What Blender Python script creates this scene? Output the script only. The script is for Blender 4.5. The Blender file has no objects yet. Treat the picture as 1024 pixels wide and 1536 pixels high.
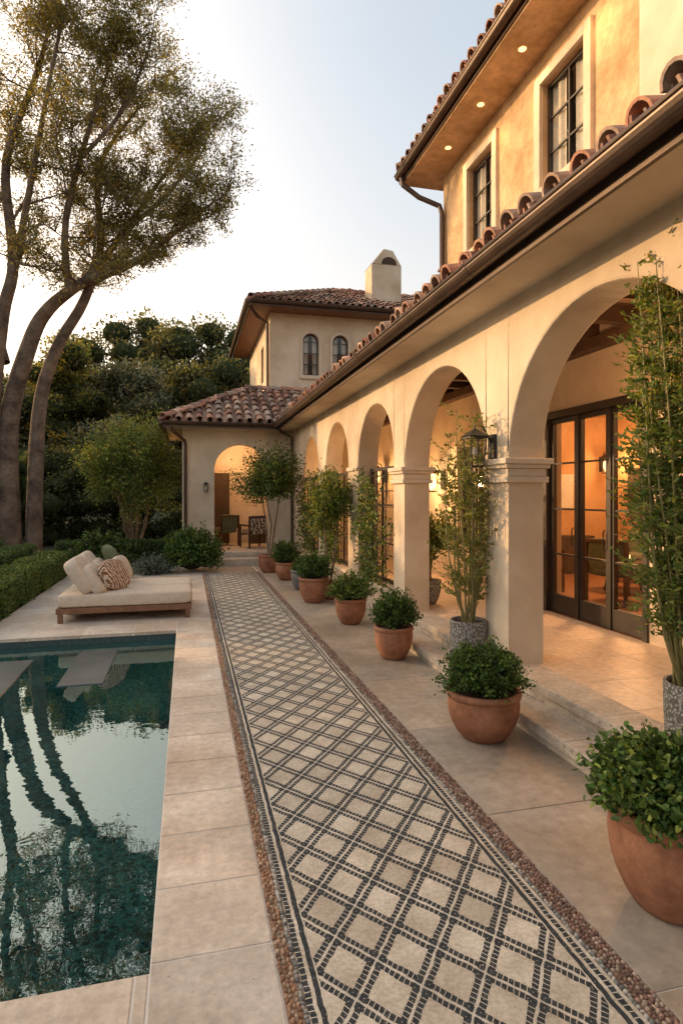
import bpy, math, random
import numpy as np
from mathutils import Vector, Matrix
random.seed(7); rng=np.random.default_rng(7)
scene=bpy.context.scene
# ---------------------------------------------------------------- helpers
class MB:
    def __init__(s): s.v=[]; s.f=[]; s.c=[]
    def add(s,verts,faces,col=(1,1,1)):
        o=len(s.v); s.v.extend([tuple(p) for p in verts])
        for f in faces: s.f.append(tuple(i+o for i in f)); s.c.append(col)
    def box(s,x0,x1,y0,y1,z0,z1,col=(1,1,1),ch=0,m=None):
        if ch:
            v=[(x0,y0,z0),(x1,y0,z0),(x1,y1,z0),(x0,y1,z0),(x0,y0,z1-ch),(x1,y0,z1-ch),(x1,y1,z1-ch),(x0,y1,z1-ch),
               (x0+ch,y0+ch,z1),(x1-ch,y0+ch,z1),(x1-ch,y1-ch,z1),(x0+ch,y1-ch,z1)]
            f=[(0,3,2,1),(0,1,5,4),(1,2,6,5),(2,3,7,6),(3,0,4,7),(4,5,9,8),(5,6,10,9),(6,7,11,10),(7,4,8,11),(8,9,10,11)]
        else:
            v=[(x0,y0,z0),(x1,y0,z0),(x1,y1,z0),(x0,y1,z0),(x0,y0,z1),(x1,y0,z1),(x1,y1,z1),(x0,y1,z1)]
            f=[(0,3,2,1),(4,5,6,7),(0,1,5,4),(1,2,6,5),(2,3,7,6),(3,0,4,7)]
        if m: v=[m(*p) for p in v]
        s.add(v,f,col)
    def tube(s,pts,rad,seg=8,col=(1,1,1),caps=True):
        pts=[Vector(p) for p in pts]
        if not hasattr(rad,'__len__'): rad=[rad]*len(pts)
        vs=[];n=len(pts);ref=None
        for i,p in enumerate(pts):
            d=(pts[min(i+1,n-1)]-pts[max(i-1,0)])
            if d.length<1e-6: d=Vector((0,0,1))
            d.normalize()
            if ref is None: ref=Vector((1,0,0)) if abs(d.x)<.8 else Vector((0,1,0))
            a=(ref-d*ref.dot(d))
            if a.length<1e-4: a=d.orthogonal()
            a.normalize(); ref=a; b=d.cross(a)
            for k in range(seg):
                t=2*math.pi*k/seg; vs.append(p+(a*math.cos(t)+b*math.sin(t))*rad[i])
        fs=[(i*seg+k,i*seg+(k+1)%seg,(i+1)*seg+(k+1)%seg,(i+1)*seg+k) for i in range(n-1) for k in range(seg)]
        if caps: fs+= [tuple(range(seg-1,-1,-1)),tuple((n-1)*seg+k for k in range(seg))]
        s.add(vs,fs,col)
    def lathe(s,prof,c,seg=32,col=(1,1,1),wob=None):
        vs=[];n=len(prof)
        for r,z in prof:
            for k in range(seg):
                t=2*math.pi*k/seg; vs.append((c[0]+r*math.cos(t),c[1]+r*math.sin(t),c[2]+z))
        fs=[(i*seg+k,i*seg+(k+1)%seg,(i+1)*seg+(k+1)%seg,(i+1)*seg+k) for i in range(n-1) for k in range(seg)]
        fs.append(tuple(range(seg-1,-1,-1)))
        s.add(vs,fs,col)
    def sellip(s,c,dims,e1=.4,e2=.4,M=None,nu=32,nv=18,col=(1,1,1)):
        sg=lambda x,e: math.copysign(abs(x)**e,x)
        vs=[]
        for j in range(nv+1):
            ph=-math.pi/2+math.pi*j/nv
            for i in range(nu):
                th=2*math.pi*i/nu
                p=Vector((dims[0]/2*sg(math.cos(ph),e1)*sg(math.cos(th),e2),dims[1]/2*sg(math.cos(ph),e1)*sg(math.sin(th),e2),dims[2]/2*sg(math.sin(ph),e1)))
                if M: p=M@p
                vs.append(Vector(c)+p)
        fs=[(j*nu+i,j*nu+(i+1)%nu,(j+1)*nu+(i+1)%nu,(j+1)*nu+i) for j in range(nv) for i in range(nu)]
        s.add(vs,fs,col)
    def obj(s,name,mat,parent=None,smooth=False,bevel=0,auto=None):
        me=bpy.data.meshes.new(name); me.from_pydata(s.v,[],s.f); me.update()
        ca=me.color_attributes.new('Col','FLOAT_COLOR','CORNER')
        tot=np.array([len(f) for f in s.f]); cc=np.repeat(np.array([tuple(c)+(1,) for c in s.c],dtype=np.float32),tot,axis=0)
        ca.data.foreach_set('color',cc.ravel())
        me.materials.append(mat)
        if smooth: me.polygons.foreach_set('use_smooth',[True]*len(s.f))
        ob=bpy.data.objects.new(name,me); scene.collection.objects.link(ob)
        if bevel:
            b=ob.modifiers.new('b','BEVEL'); b.width=bevel; b.segments=2; b.limit_method='ANGLE'; b.angle_limit=math.radians(40)
        if parent: ob.parent=parent
        return ob
def empty(name):
    e=bpy.data.objects.new(name,None); scene.collection.objects.link(e); e.empty_display_size=.1; return e
def npmesh(name,V,F,C,mat,parent=None,smooth=False):
    me=bpy.data.meshes.new(name); n=len(V); m=len(F)
    me.vertices.add(n); me.vertices.foreach_set('co',V.astype(np.float32).ravel())
    me.loops.add(m*4); me.loops.foreach_set('vertex_index',F.astype(np.int32).ravel())
    me.polygons.add(m); me.polygons.foreach_set('loop_start',np.arange(0,m*4,4,dtype=np.int32))
    me.update(calc_edges=True)
    ca=me.color_attributes.new('Col','FLOAT_COLOR','CORNER')
    cc=np.concatenate([C,np.ones((m,1))],1).astype(np.float32); ca.data.foreach_set('color',np.repeat(cc,4,axis=0).ravel())
    if smooth: me.polygons.foreach_set('use_smooth',np.ones(m,dtype=bool))
    me.materials.append(mat); me.validate()
    ob=bpy.data.objects.new(name,me); scene.collection.objects.link(ob)
    if parent: ob.parent=parent
    return ob
# ---------------------------------------------------------------- materials
def newmat(name):
    m=bpy.data.materials.new(name); m.use_nodes=True; nt=m.node_tree; nt.nodes.clear()
    o=nt.nodes.new('ShaderNodeOutputMaterial'); return m,nt,o
def N(nt,t,**k):
    n=nt.nodes.new(t)
    for a,b in k.items(): setattr(n,a,b)
    return n
def ramp(nt,fac,stops):
    r=N(nt,'ShaderNodeValToRGB'); nt.links.new(fac,r.inputs[0]); e=r.color_ramp.elements
    e[0].position=stops[0][0]; e[0].color=(*stops[0][1],1); e[1].position=stops[-1][0]; e[1].color=(*stops[-1][1],1)
    for p,c in stops[1:-1]:
        x=e.new(p); x.color=(*c,1)
    return r.outputs[0]
def mixc(nt,fac,a,b,mode='MIX'):
    m=N(nt,'ShaderNodeMix',data_type='RGBA',blend_type=mode)
    for s,v in ((m.inputs[0],fac),(m.inputs[6],a),(m.inputs[7],b)):
        if isinstance(v,(int,float)): s.default_value=v
        elif isinstance(v,tuple): s.default_value=(*v,1)
        else: nt.links.new(v,s)
    return m.outputs[2]
def noise(nt,co,scale,detail=5,rough=.6,vec=None):
    n=N(nt,'ShaderNodeTexNoise'); n.inputs['Scale'].default_value=scale; n.inputs['Detail'].default_value=detail; n.inputs['Roughness'].default_value=rough
    nt.links.new(co,n.inputs['Vector']); return n.outputs['Fac']
def mat_basic(name,c1,c2,scale=3,rough=.8,bump=.3,bscale=60,attr=False,metal=0,spec=.5,fine=None,bdist=.01,stain=None,pits=None):
    m,nt,o=newmat(name); L=nt.links
    tc=N(nt,'ShaderNodeTexCoord').outputs['Object']
    f=noise(nt,tc,scale,5,.62)
    col=ramp(nt,f,[(.33,c1),(.67,c2)])
    if fine:
        f2=noise(nt,tc,fine,3,.7); col=mixc(nt,.5,col,ramp(nt,f2,[(.3,(.55,.55,.55)),(.7,(1.25,1.25,1.25))]),'MULTIPLY')
    if stain:
        f3=noise(nt,tc,stain,4,.6); col=mixc(nt,1,col,ramp(nt,f3,[(.36,(.80,.745,.685)),(.6,(1.05,1.05,1.05))]),'MULTIPLY')
    if pits:
        f4=noise(nt,tc,pits,3,.75); col=mixc(nt,1,col,ramp(nt,f4,[(.29,(.66,.6,.54)),(.36,(1,1,1))]),'MULTIPLY')
    if attr:
        a=N(nt,'ShaderNodeAttribute',attribute_name='Col'); col=mixc(nt,1,col,a.outputs['Color'],'MULTIPLY')
    p=N(nt,'ShaderNodeBsdfPrincipled'); L.new(col,p.inputs['Base Color']); p.inputs['Roughness'].default_value=rough; p.inputs['Metallic'].default_value=metal
    p.inputs['Specular IOR Level'].default_value=spec
    if bump:
        b=N(nt,'ShaderNodeBump'); b.inputs['Strength'].default_value=bump; b.inputs['Distance'].default_value=bdist
        L.new(noise(nt,tc,bscale,4,.65),b.inputs['Height']); L.new(b.outputs[0],p.inputs['Normal'])
    L.new(p.outputs[0],o.inputs[0]); return m
def mat_leaf(name,tr=.35,rough=.5):
    m,nt,o=newmat(name); L=nt.links
    a=N(nt,'ShaderNodeAttribute',attribute_name='Col').outputs['Color']
    p=N(nt,'ShaderNodeBsdfPrincipled'); L.new(a,p.inputs['Base Color']); p.inputs['Roughness'].default_value=rough; p.inputs['Specular IOR Level'].default_value=.3
    t=N(nt,'ShaderNodeBsdfTranslucent'); L.new(mixc(nt,1,a,(1.8,1.45,.55),'MULTIPLY'),t.inputs[0])
    x=N(nt,'ShaderNodeMixShader'); x.inputs[0].default_value=tr; L.new(p.outputs[0],x.inputs[1]); L.new(t.outputs[0],x.inputs[2]); L.new(x.outputs[0],o.inputs[0]); return m
def mat_emit(name,c,s):
    m,nt,o=newmat(name); e=N(nt,'ShaderNodeEmission'); e.inputs[0].default_value=(*c,1); e.inputs[1].default_value=s; nt.links.new(e.outputs[0],o.inputs[0]); return m
def mat_glass(name,tint=(.94,.92,.88)):
    m,nt,o=newmat(name); L=nt.links
    lw=N(nt,'ShaderNodeLayerWeight'); lw.inputs[0].default_value=.5
    pw=N(nt,'ShaderNodeMath',operation='POWER'); L.new(lw.outputs['Facing'],pw.inputs[0]); pw.inputs[1].default_value=4
    ma=N(nt,'ShaderNodeMath',operation='MULTIPLY_ADD'); L.new(pw.outputs[0],ma.inputs[0]); ma.inputs[1].default_value=.9; ma.inputs[2].default_value=.07
    t=N(nt,'ShaderNodeBsdfTransparent'); t.inputs[0].default_value=(*tint,1)
    g=N(nt,'ShaderNodeBsdfGlossy'); g.inputs['Roughness'].default_value=.02
    x=N(nt,'ShaderNodeMixShader'); L.new(ma.outputs[0],x.inputs[0]); L.new(t.outputs[0],x.inputs[1]); L.new(g.outputs[0],x.inputs[2]); L.new(x.outputs[0],o.inputs[0]); return m
STUCCO=mat_basic('stucco',(.58,.47,.345),(.73,.62,.48),1.3,.9,.4,30,stain=.6,bdist=.014)
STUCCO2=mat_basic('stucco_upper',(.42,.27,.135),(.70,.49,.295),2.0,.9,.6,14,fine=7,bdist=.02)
TRIM=mat_basic('stone_trim',(.58,.48,.36),(.68,.57,.45),4,.8,.3,50)
SLABL=mat_basic('limestone_paving',(.57,.475,.385),(.73,.635,.53),2.2,.6,.25,45,attr=True,fine=22,stain=1.4,bdist=.004,pits=38)
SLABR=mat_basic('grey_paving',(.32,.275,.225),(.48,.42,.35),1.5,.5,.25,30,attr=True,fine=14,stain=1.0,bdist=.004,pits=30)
GROUT=mat_basic('grout',(.70,.64,.56),(.78,.72,.64),8,.9,.3,80)
STEP=mat_basic('travertine_step',(.46,.385,.30),(.66,.57,.46),5,.8,.9,24,fine=30,bdist=.02,pits=26)
PORCH=mat_basic('porch_floor',(.58,.44,.31),(.70,.55,.41),1.6,.5,.15,30,attr=True,fine=20)
BRONZE=mat_basic('dark_bronze',(.022,.016,.012),(.035,.025,.019),6,.4,.05,50,spec=.5)
GUTTER=mat_basic('copper_gutter',(.055,.032,.021),(.095,.058,.040),5,.38,.1,20,metal=.3)
WOODB=mat_basic('beam_wood',(.05,.024,.012),(.10,.05,.028),4,.7,.5,20)
TEAK=mat_basic('teak',(.15,.065,.03),(.25,.12,.06),9,.5,.3,60)
FABRIC=mat_basic('linen',(.56,.47,.37),(.66,.57,.46),14,.95,.5,220,spec=.2,bdist=.005)
OLIVE=mat_basic('olive_fabric',(.10,.12,.075),(.15,.17,.105),20,.95,.4,200,spec=.2)
ROOFT=mat_basic('clay_roof_tile',(.78,.75,.73),(1.3,1.2,1.15),9,.85,.5,40,attr=True,fine=30)
TERRA=mat_basic('terracotta',(.25,.10,.05),(.42,.19,.105),5,.7,.3,60,stain=4,bdist=.006,fine=30)
SOIL=mat_basic('soil',(.03,.02,.012),(.06,.04,.025),20,.95,.8,60)
BARK=mat_basic('bark',(.085,.058,.043),(.27,.195,.14),2.5,.9,.9,12,bdist=.06,fine=14)
PEB=mat_basic('pebble',(.9,.9,.9),(1.1,1.1,1.1),30,.6,.2,120,attr=True)
GRASS=mat_basic('ground_soil_grass',(.03,.045,.015),(.06,.07,.03),1.5,.95,.5,20)
LEAF=mat_leaf('leaf'); LEAFD=mat_leaf('leaf_dense',.2,.45); LEAFW=mat_leaf('leaf_woods',.35,.7)
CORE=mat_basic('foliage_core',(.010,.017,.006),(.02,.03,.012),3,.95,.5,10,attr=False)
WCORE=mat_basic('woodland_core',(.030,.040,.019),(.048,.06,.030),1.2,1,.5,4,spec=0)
GLASS=mat_glass('window_glass')
CURT=mat_basic('curtain',(.50,.47,.42),(.66,.63,.57),5,.9,.2,30)
DARKIN=mat_basic('dark_interior',(.05,.032,.02),(.08,.052,.032),2,.9,.1,20)
WARMW=mat_basic('interior_plaster',(.42,.24,.11),(.52,.32,.165),1.5,.9,.1,20)
GLOW=mat_emit('lamp_glow',(1,.52,.20),4.5)
SPOTG=mat_emit('downlight_glow',(1,.58,.22),3)
IRON=mat_basic('wrought_iron',(.02,.018,.016),(.035,.03,.026),9,.5,.1,60)
SLATE_REFL=mat_basic('slate_and_reflection',(.035,.05,.055),(.07,.085,.09),4,.3,.2,30)
WATER,nt,o=newmat('pool_water'); L=nt.links
tc=N(nt,'ShaderNodeTexCoord').outputs['Object']
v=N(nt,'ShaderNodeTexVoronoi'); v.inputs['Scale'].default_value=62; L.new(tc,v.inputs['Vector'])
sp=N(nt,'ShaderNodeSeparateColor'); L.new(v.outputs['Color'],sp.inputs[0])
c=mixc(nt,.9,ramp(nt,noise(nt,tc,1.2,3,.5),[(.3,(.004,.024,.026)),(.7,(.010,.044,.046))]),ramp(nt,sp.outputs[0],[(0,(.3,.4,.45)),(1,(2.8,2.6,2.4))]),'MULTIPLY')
p=N(nt,'ShaderNodeBsdfPrincipled'); L.new(c,p.inputs['Base Color']); p.inputs['Roughness'].default_value=.6; p.inputs['Specular IOR Level'].default_value=0
g=N(nt,'ShaderNodeBsdfGlossy'); g.inputs['Roughness'].default_value=.008; g.inputs[0].default_value=(.74,.88,.86,1)
b=N(nt,'ShaderNodeBump'); b.inputs['Strength'].default_value=.06; b.inputs['Distance'].default_value=.02; L.new(noise(nt,tc,4.2,3,.5),b.inputs['Height']); L.new(b.outputs[0],g.inputs['Normal'])
fr=N(nt,'ShaderNodeFresnel'); fr.inputs[0].default_value=3.0
x=N(nt,'ShaderNodeMixShader'); L.new(fr.outputs[0],x.inputs[0]); L.new(p.outputs[0],x.inputs[1]); L.new(g.outputs[0],x.inputs[2]); L.new(x.outputs[0],o.inputs[0])
# mosaic walkway
RX0,RX1=.385,1.44
RUG,nt,o=newmat('mosaic'); L=nt.links
def M(op,a,b=None,c=None):
    n=N(nt,'ShaderNodeMath',operation=op)
    for i,v in enumerate((a,b,c)):
        if v is None: continue
        if isinstance(v,(int,float)): n.inputs[i].default_value=v
        else: L.new(v,n.inputs[i])
    return n.outputs[0]
tcn=N(nt,'ShaderNodeTexCoord').outputs['Object']
nz=N(nt,'ShaderNodeTexNoise'); nz.inputs['Scale'].default_value=16; L.new(tcn,nz.inputs['Vector'])
va=N(nt,'ShaderNodeVectorMath',operation='MULTIPLY_ADD'); L.new(nz.outputs['Color'],va.inputs[0]); va.inputs[1].default_value=(.014,.014,0); L.new(tcn,va.inputs[2])
sx=N(nt,'ShaderNodeSeparateXYZ'); L.new(va.outputs[0],sx.inputs[0]); X,Y=sx.outputs[0],sx.outputs[1]
W_,H_=.2375,.30
u=M('DIVIDE',M('SUBTRACT',X,RX0+.055),W_); vv=M('DIVIDE',Y,H_)
A=M('ADD',u,vv); B=M('SUBTRACT',u,vv)
def dline(a): return M('ABSOLUTE',M('SUBTRACT',M('FRACT',M('ADD',a,.5)),.5))
def band(d,lo,hi): return M('MULTIPLY',M('GREATER_THAN',d,lo),M('LESS_THAN',d,hi))
def dots(a,fq): return M('LESS_THAN',M('FRACT',M('MULTIPLY',a,fq)),.84)
da,db=dline(A),dline(B)
da_=M('MULTIPLY',band(da,.032,.158),dots(B,9)); db_=M('MULTIPLY',band(db,.032,.158),dots(A,9))
cl=M('MAXIMUM',M('LESS_THAN',da,.022),M('LESS_THAN',db,.022))
dark=M('MAXIMUM',da_,db_)
dark=M('MULTIPLY',dark,M('SUBTRACT',1,M('MULTIPLY',cl,.75)))
inb=M('MULTIPLY',M('GREATER_THAN',X,RX0+.07),M('LESS_THAN',X,RX1-.07))
dark=M('MULTIPLY',dark,inb)
ex=M('MINIMUM',M('SUBTRACT',X,RX0),M('SUBTRACT',RX1,X))
ed=M('MAXIMUM',band(ex,.044,.064),M('MULTIPLY',band(ex,.008,.03),dots(Y,38)))
dark=M('MAXIMUM',dark,ed)
br=noise(nt,tcn,110,3,.6); dark=M('MULTIPLY',dark,M('GREATER_THAN',br,.33))
cell=N(nt,'ShaderNodeCombineXYZ'); L.new(M('FLOOR',A),cell.inputs[0]); L.new(M('FLOOR',B),cell.inputs[1])
wn=N(nt,'ShaderNodeTexWhiteNoise'); L.new(cell.outputs[0],wn.inputs[0])
cream=mixc(nt,1,ramp(nt,noise(nt,tcn,6,7,.68),[(.3,(.47,.40,.31)),(.62,(.70,.63,.52))]),ramp(nt,wn.outputs[0],[(0,(.84,.82,.80)),(1,(1.08,1.08,1.08))]),'MULTIPLY')
cream=mixc(nt,1,cream,ramp(nt,noise(nt,tcn,60,4,.7),[(.3,(.72,.70,.68)),(.6,(1.05,1.05,1.05))]),'MULTIPLY')
cream=mixc(nt,M('MULTIPLY',cl,.35),cream,(.70,.66,.58))
col=mixc(nt,dark,cream,ramp(nt,noise(nt,tcn,40,3,.6),[(.3,(.022,.027,.031)),(.7,(.062,.070,.075))]))
p=N(nt,'ShaderNodeBsdfPrincipled'); L.new(col,p.inputs['Base Color']); p.inputs['Roughness'].default_value=.85; p.inputs['Specular IOR Level'].default_value=.25
b=N(nt,'ShaderNodeBump'); b.inputs['Strength'].default_value=.7; b.inputs['Distance'].default_value=.007; L.new(M('ADD',M('MULTIPLY',dark,.8),noise(nt,tcn,80,5,.7)),b.inputs['Height']); L.new(b.outputs[0],p.inputs['Normal'])
L.new(p.outputs[0],o.inputs[0])
def mat_pattern(name,c1,c2,scale,stretch,kind='woven'):
    m,nt,o=newmat(name); L=nt.links; tc=N(nt,'ShaderNodeTexCoord').outputs['Object']
    mp=N(nt,'ShaderNodeMapping'); mp.inputs['Scale'].default_value=stretch; L.new(tc,mp.inputs[0])
    if kind=='woven':
        v=N(nt,'ShaderNodeTexVoronoi'); v.inputs['Scale'].default_value=scale; L.new(mp.outputs[0],v.inputs['Vector']); f=v.outputs['Distance']; st=[(.1,c2),(.6,c1)]
    else:
        w=N(nt,'ShaderNodeTexWave',wave_type='RINGS'); w.inputs['Scale'].default_value=scale; w.inputs['Distortion'].default_value=6; w.inputs['Detail Scale'].default_value=2.2; L.new(mp.outputs[0],w.inputs['Vector']); f=w.outputs['Fac']; st=[(.45,c1),(.55,c2)]
    p=N(nt,'ShaderNodeBsdfPrincipled'); L.new(ramp(nt,f,st),p.inputs['Base Color']); p.inputs['Roughness'].default_value=.85
    b=N(nt,'ShaderNodeBump'); b.inputs['Strength'].default_value=.7; b.inputs['Distance'].default_value=.008; b.invert=True; L.new(f,b.inputs['Height']); L.new(b.outputs[0],p.inputs['Normal'])
    L.new(p.outputs[0],o.inputs[0]); return m
WOVEN=mat_pattern('woven_planter',(.12,.115,.105),(.50,.47,.43),60,(1,1,1))
PILLOW=mat_pattern('ikat_pillow',(.62,.5,.38),(.20,.075,.035),7,(1,1,1.3),'w')
ZEBRA=mat_pattern('zebra_fabric',(.5,.42,.34),(.03,.025,.02),9,(1,1,1),'w')
# ---------------------------------------------------------------- ground
PX0,PX1,PY0,PY1=-3.5,-.13,2.24,7.85
g=MB()
BIG=400
for (x0,x1,y0,y1) in ((-BIG,PX0-.4,-BIG,BIG),(PX1+.2,BIG,-BIG,BIG),(PX0-.4,PX1+.2,-BIG,PY0-.3),(PX0-.4,PX1+.2,PY1+.3,BIG)):
    g.add([(x0,y0,-.05),(x1,y0,-.05),(x1,y1,-.05),(x0,y1,-.05)],[(0,1,2,3)])
g.obj('ground',GRASS)
pav=empty('stone_paving')
g=MB()
for (x0,x1,y0,y1) in ((PX1,2.6,-3,15.5),(PX0-.4,PX1,-3,PY0),(-2.45,PX1,PY1,15.5),(PX0-.4,PX0,PY0,PY1),(PX0-.4,-2.45,PY1,8.2)):
    g.add([(x0,y0,-.005),(x1,y0,-.005),(x1,y1,-.005),(x0,y1,-.005)],[(0,1,2,3)])
g.obj('grout',GROUT,pav)
def slabs(b,x0,x1,y0,y1,dx,dy,gap=.010,off=.0,var=.10):
    y=y0;j=0
    while y<y1-.02:
        ye=min(y+dy,y1); x=x0-(dx*off if j%2 else 0)
        while x<x1-.02:
            a=max(x,x0); e=min(x+dx,x1)
            if e-a>.03:
                k=1+random.uniform(-var,var); w=random.uniform(-.035,.035); z=random.uniform(-.0008,.0008)
                b.box(a+gap/2,e-gap/2,y+gap/2,ye-gap/2,-.04,z,(k*(1+w),k,k*(1-w)),ch=.002)
            x+=dx
        y+=dy;j+=1
b=MB()
slabs(b,PX1-.0,.315,-3+.24,15.4,.45,.42)
slabs(b,PX0-.4,PX1,PY0-5*.55,PY0,.62,.55)
slabs(b,-2.45,PX1,PY1,15.4,.6,.5,off=.5)
slabs(b,PX0-.4,PX0,PY0,PY1,.5,.5)
slabs(b,PX0-.4,-2.45,PY1,8.2,.5,.4)
b.obj('limestone_slabs',SLABL,pav)
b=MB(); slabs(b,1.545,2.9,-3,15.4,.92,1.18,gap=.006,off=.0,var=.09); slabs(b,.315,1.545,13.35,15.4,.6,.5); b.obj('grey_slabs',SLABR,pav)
b=MB()
b.add([(RX0,-3,.001),(RX1,-3,.001),(RX1,13.35,.001),(RX0,13.35,.001)],[(0,1,2,3)]); b.obj('mosaic_walkway',RUG)
def pebbles(name,x0,x1,rows,cols,y0=.9,y1=13.35,step=.03):
    import bmesh
    bm=bmesh.new(); bmesh.ops.create_cube(bm,size=1); bmesh.ops.subdivide_edges(bm,edges=bm.edges,cuts=1,use_grid_fill=True)
    bv=np.array([v.co[:] for v in bm.verts]); bv=bv/np.linalg.norm(bv,axis=1,keepdims=True); bf=np.array([[v.index for v in f.verts] for f in bm.faces]); bm.free()
    Vs=[];Fs=[];Cs=[];o=0; w=(x1-x0)/rows
    for r_ in range(rows):
        y=y0+random.random()*step
        while y<y1:
            s=np.array([w*random.uniform(.35,.6),step*random.uniform(.3,.58),.011*random.uniform(.5,1.2)])
            a=random.uniform(-.8,.8); R=np.array([[math.cos(a),-math.sin(a),0],[math.sin(a),math.cos(a),0],[0,0,1]])
            Vs.append((bv*s)@R.T+np.array([x0+w*(r_+.5)+random.uniform(-.005,.005),y,-.001])); Fs.append(bf+o); o+=len(bv)
            c=np.array(random.choice(cols))*random.uniform(.6,1.25); Cs.append(np.tile(c,(len(bf),1)))
            y+=step*random.uniform(.75,1.15)
    npmesh(name,np.concatenate(Vs),np.concatenate(Fs),np.concatenate(Cs),PEB,bord,True)
bord=empty('pebble_border')
cb=[(.36,.19,.10),(.42,.25,.15),(.26,.13,.08),(.46,.33,.22)]
cg=[(.34,.32,.28),(.45,.42,.37),(.16,.16,.15)]
pebbles('brown_pebbles_left',.318,.364,3,cb,step=.022); pebbles('brown_pebbles_right',1.462,1.542,5,[(.22,.12,.085),(.30,.18,.13),(.16,.09,.07),(.38,.28,.21)],step=.02)
pebbles('grey_pebbles_left',.365,.385,1,cg,step=.018); pebbles('grey_pebbles_right',1.441,1.461,1,cg,step=.018)
b=MB(); b.add([(.315,-3,-.003),(RX0,-3,-.003),(RX0,13.35,-.003),(.315,13.35,-.003)],[(0,1,2,3)],(.28,.17,.11)); b.add([(RX1,-3,-.003),(1.545,-3,-.003),(1.545,13.35,-.003),(RX1,13.35,-.003)],[(0,1,2,3)],(.22,.14,.10)); b.obj('border_bed',PEB,bord)
pool=empty('swimming_pool')
b=MB(); zw=-.11
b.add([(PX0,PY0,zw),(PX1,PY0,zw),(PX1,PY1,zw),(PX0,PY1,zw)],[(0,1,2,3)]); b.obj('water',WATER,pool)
TILE=mat_basic('pool_tile',(.02,.045,.05),(.05,.08,.085),25,.25,.2,60)
b=MB()
for (x0,x1,y0,y1) in ((PX0-.02,PX1+.02,PY0-.02,PY0+.004),(PX0-.02,PX1+.02,PY1-.004,PY1+.02),(PX0-.02,PX0+.004,PY0,PY1),(PX1-.004,PX1+.02,PY0,PY1)):
    b.box(x0,x1,y0,y1,-.5,-.042)
b.obj('pool_wall_tile',TILE,pool)
b=MB(); b.box(-3.3,-1.62,5.95,7.2,-.2,-.098,ch=.006); b.box(-1.2,-.78,6.15,7.45,-.2,-.102,ch=.006); b.obj('pool_ledge_and_reflection',SLATE_REFL,pool)  # wide box is ledge, narrow box a water reflection built as dark slab
# ---------------------------------------------------------------- villa
villa=empty('mediterranean_villa')
mx=lambda X0:(lambda s,t,z:(X0+t,s,z))
my=lambda Y0:(lambda s,t,z:(s,Y0+t,z))
def arch_wall(name,mp,s0,s1,z0,z1,th,ops,mat,bevel=.012):
    b=MB(); ops=sorted(ops)
    def q(pts,flip=False): b.add([mp(*p) for p in pts],[(0,1,2,3) if not flip else (3,2,1,0)])
    def rect(a,c,zl,zh):
        if zh-zl<1e-5 or c-a<1e-5: return
        for t in (0,th): q([(a,t,zl),(c,t,zl),(c,t,zh),(a,t,zh)],t>0)
    cur=s0
    levels=sorted(set([z0,z1]+[o_[2] for o_ in ops]+[o_[3] for o_ in ops]))
    levels=[z for z in levels if z0<=z<=z1]
    for (a,c,sill,spr,rise) in ops:
        for l0,l1 in zip(levels[:-1],levels[1:]): rect(cur,a,l0,l1)
        rect(a,c,z0,sill)
        q([(a,0,sill),(a,th,sill),(a,th,spr),(a,0,spr)]); q([(c,0,sill),(c,th,sill),(c,th,spr),(c,0,spr)],True)
        if sill>z0: q([(a,0,sill),(c,0,sill),(c,th,sill),(a,th,sill)])
        n=28 if rise>0 else 1; m=(a+c)/2; R=(c-a)/2
        pts=[(m-R*math.cos(math.pi*i/n),spr+rise*math.sin(math.pi*i/n)) for i in range(n+1)] if rise>0 else [(a,spr),(c,spr)]
        for (p0,h0),(p1,h1) in zip(pts[:-1],pts[1:]):
            for t in (0,th): q([(p0,t,h0),(p1,t,h1),(p1,t,z1),(p0,t,z1)],t>0)
            q([(p0,0,h0),(p0,th,h0),(p1,th,h1),(p1,0,h1)])
        cur=c
    for l0,l1 in zip(levels[:-1],levels[1:]): rect(cur,s1,l0,l1)
    q([(s0,0,z0),(s0,th,z0),(s0,th,z1),(s0,0,z1)],True); q([(s1,0,z0),(s1,th,z0),(s1,th,z1),(s1,0,z1)])
    q([(s0,0,z1),(s1,0,z1),(s1,th,z1),(s0,th,z1)])
    ob=b.obj(name,mat,villa)
    import bmesh
    bm=bmesh.new(); bm.from_mesh(ob.data); bmesh.ops.remove_doubles(bm,verts=bm.verts,dist=.0005); bmesh.ops.recalc_face_normals(bm,faces=bm.faces); bm.to_mesh(ob.data); bm.free()
    if bevel:
        m_=ob.modifiers.new('b','BEVEL'); m_.width=bevel; m_.segments=2; m_.limit_method='ANGLE'; m_.angle_limit=math.radians(50)
    return ob
WX=2.62; TH=.33; ZP=.26
arch=[(-.3,1.9,.0,1.98,1.1),(2.35,4.55,.0,1.98,1.1),(4.95,7.05,.0,2.02,1.05),(7.45,9.15,.38,2.17,.85),(9.75,11.45,.38,2.17,.85),(12.1,13.7,.38,2.17,.8)]
arch_wall('arcade_wall',mx(WX),-2,15.4,0,3.5,TH,arch,STUCCO,bevel=.02)
b=MB()
for (a,c,zz) in ((4.55,4.95,1.98),(7.05,7.45,2.02),(1.9,2.35,1.98)):
    for k,(e,z0,z1) in enumerate(((.035,-.17,-.12),(.02,-.12,-.05),(.045,-.05,-.015),(.065,-.015,.035))):
        b.box(WX-e,WX+TH+e,a-e,c+e,zz+z0,zz+z1)
b.obj('capitals',TRIM,villa,bevel=.008)
b=MB()
for (a,c) in ((9.15,9.75),(11.45,12.1),(13.7,15.38)):
    b.box(WX-.03,WX+.02,a-.02,c+.02,2.10,2.16); 
for (a,c) in ((7.45,9.15),(9.75,11.45),(12.1,13.7)):
    b.box(WX-.04,WX+TH+.04,a+.003,c-.003,.383,.43)
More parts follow.
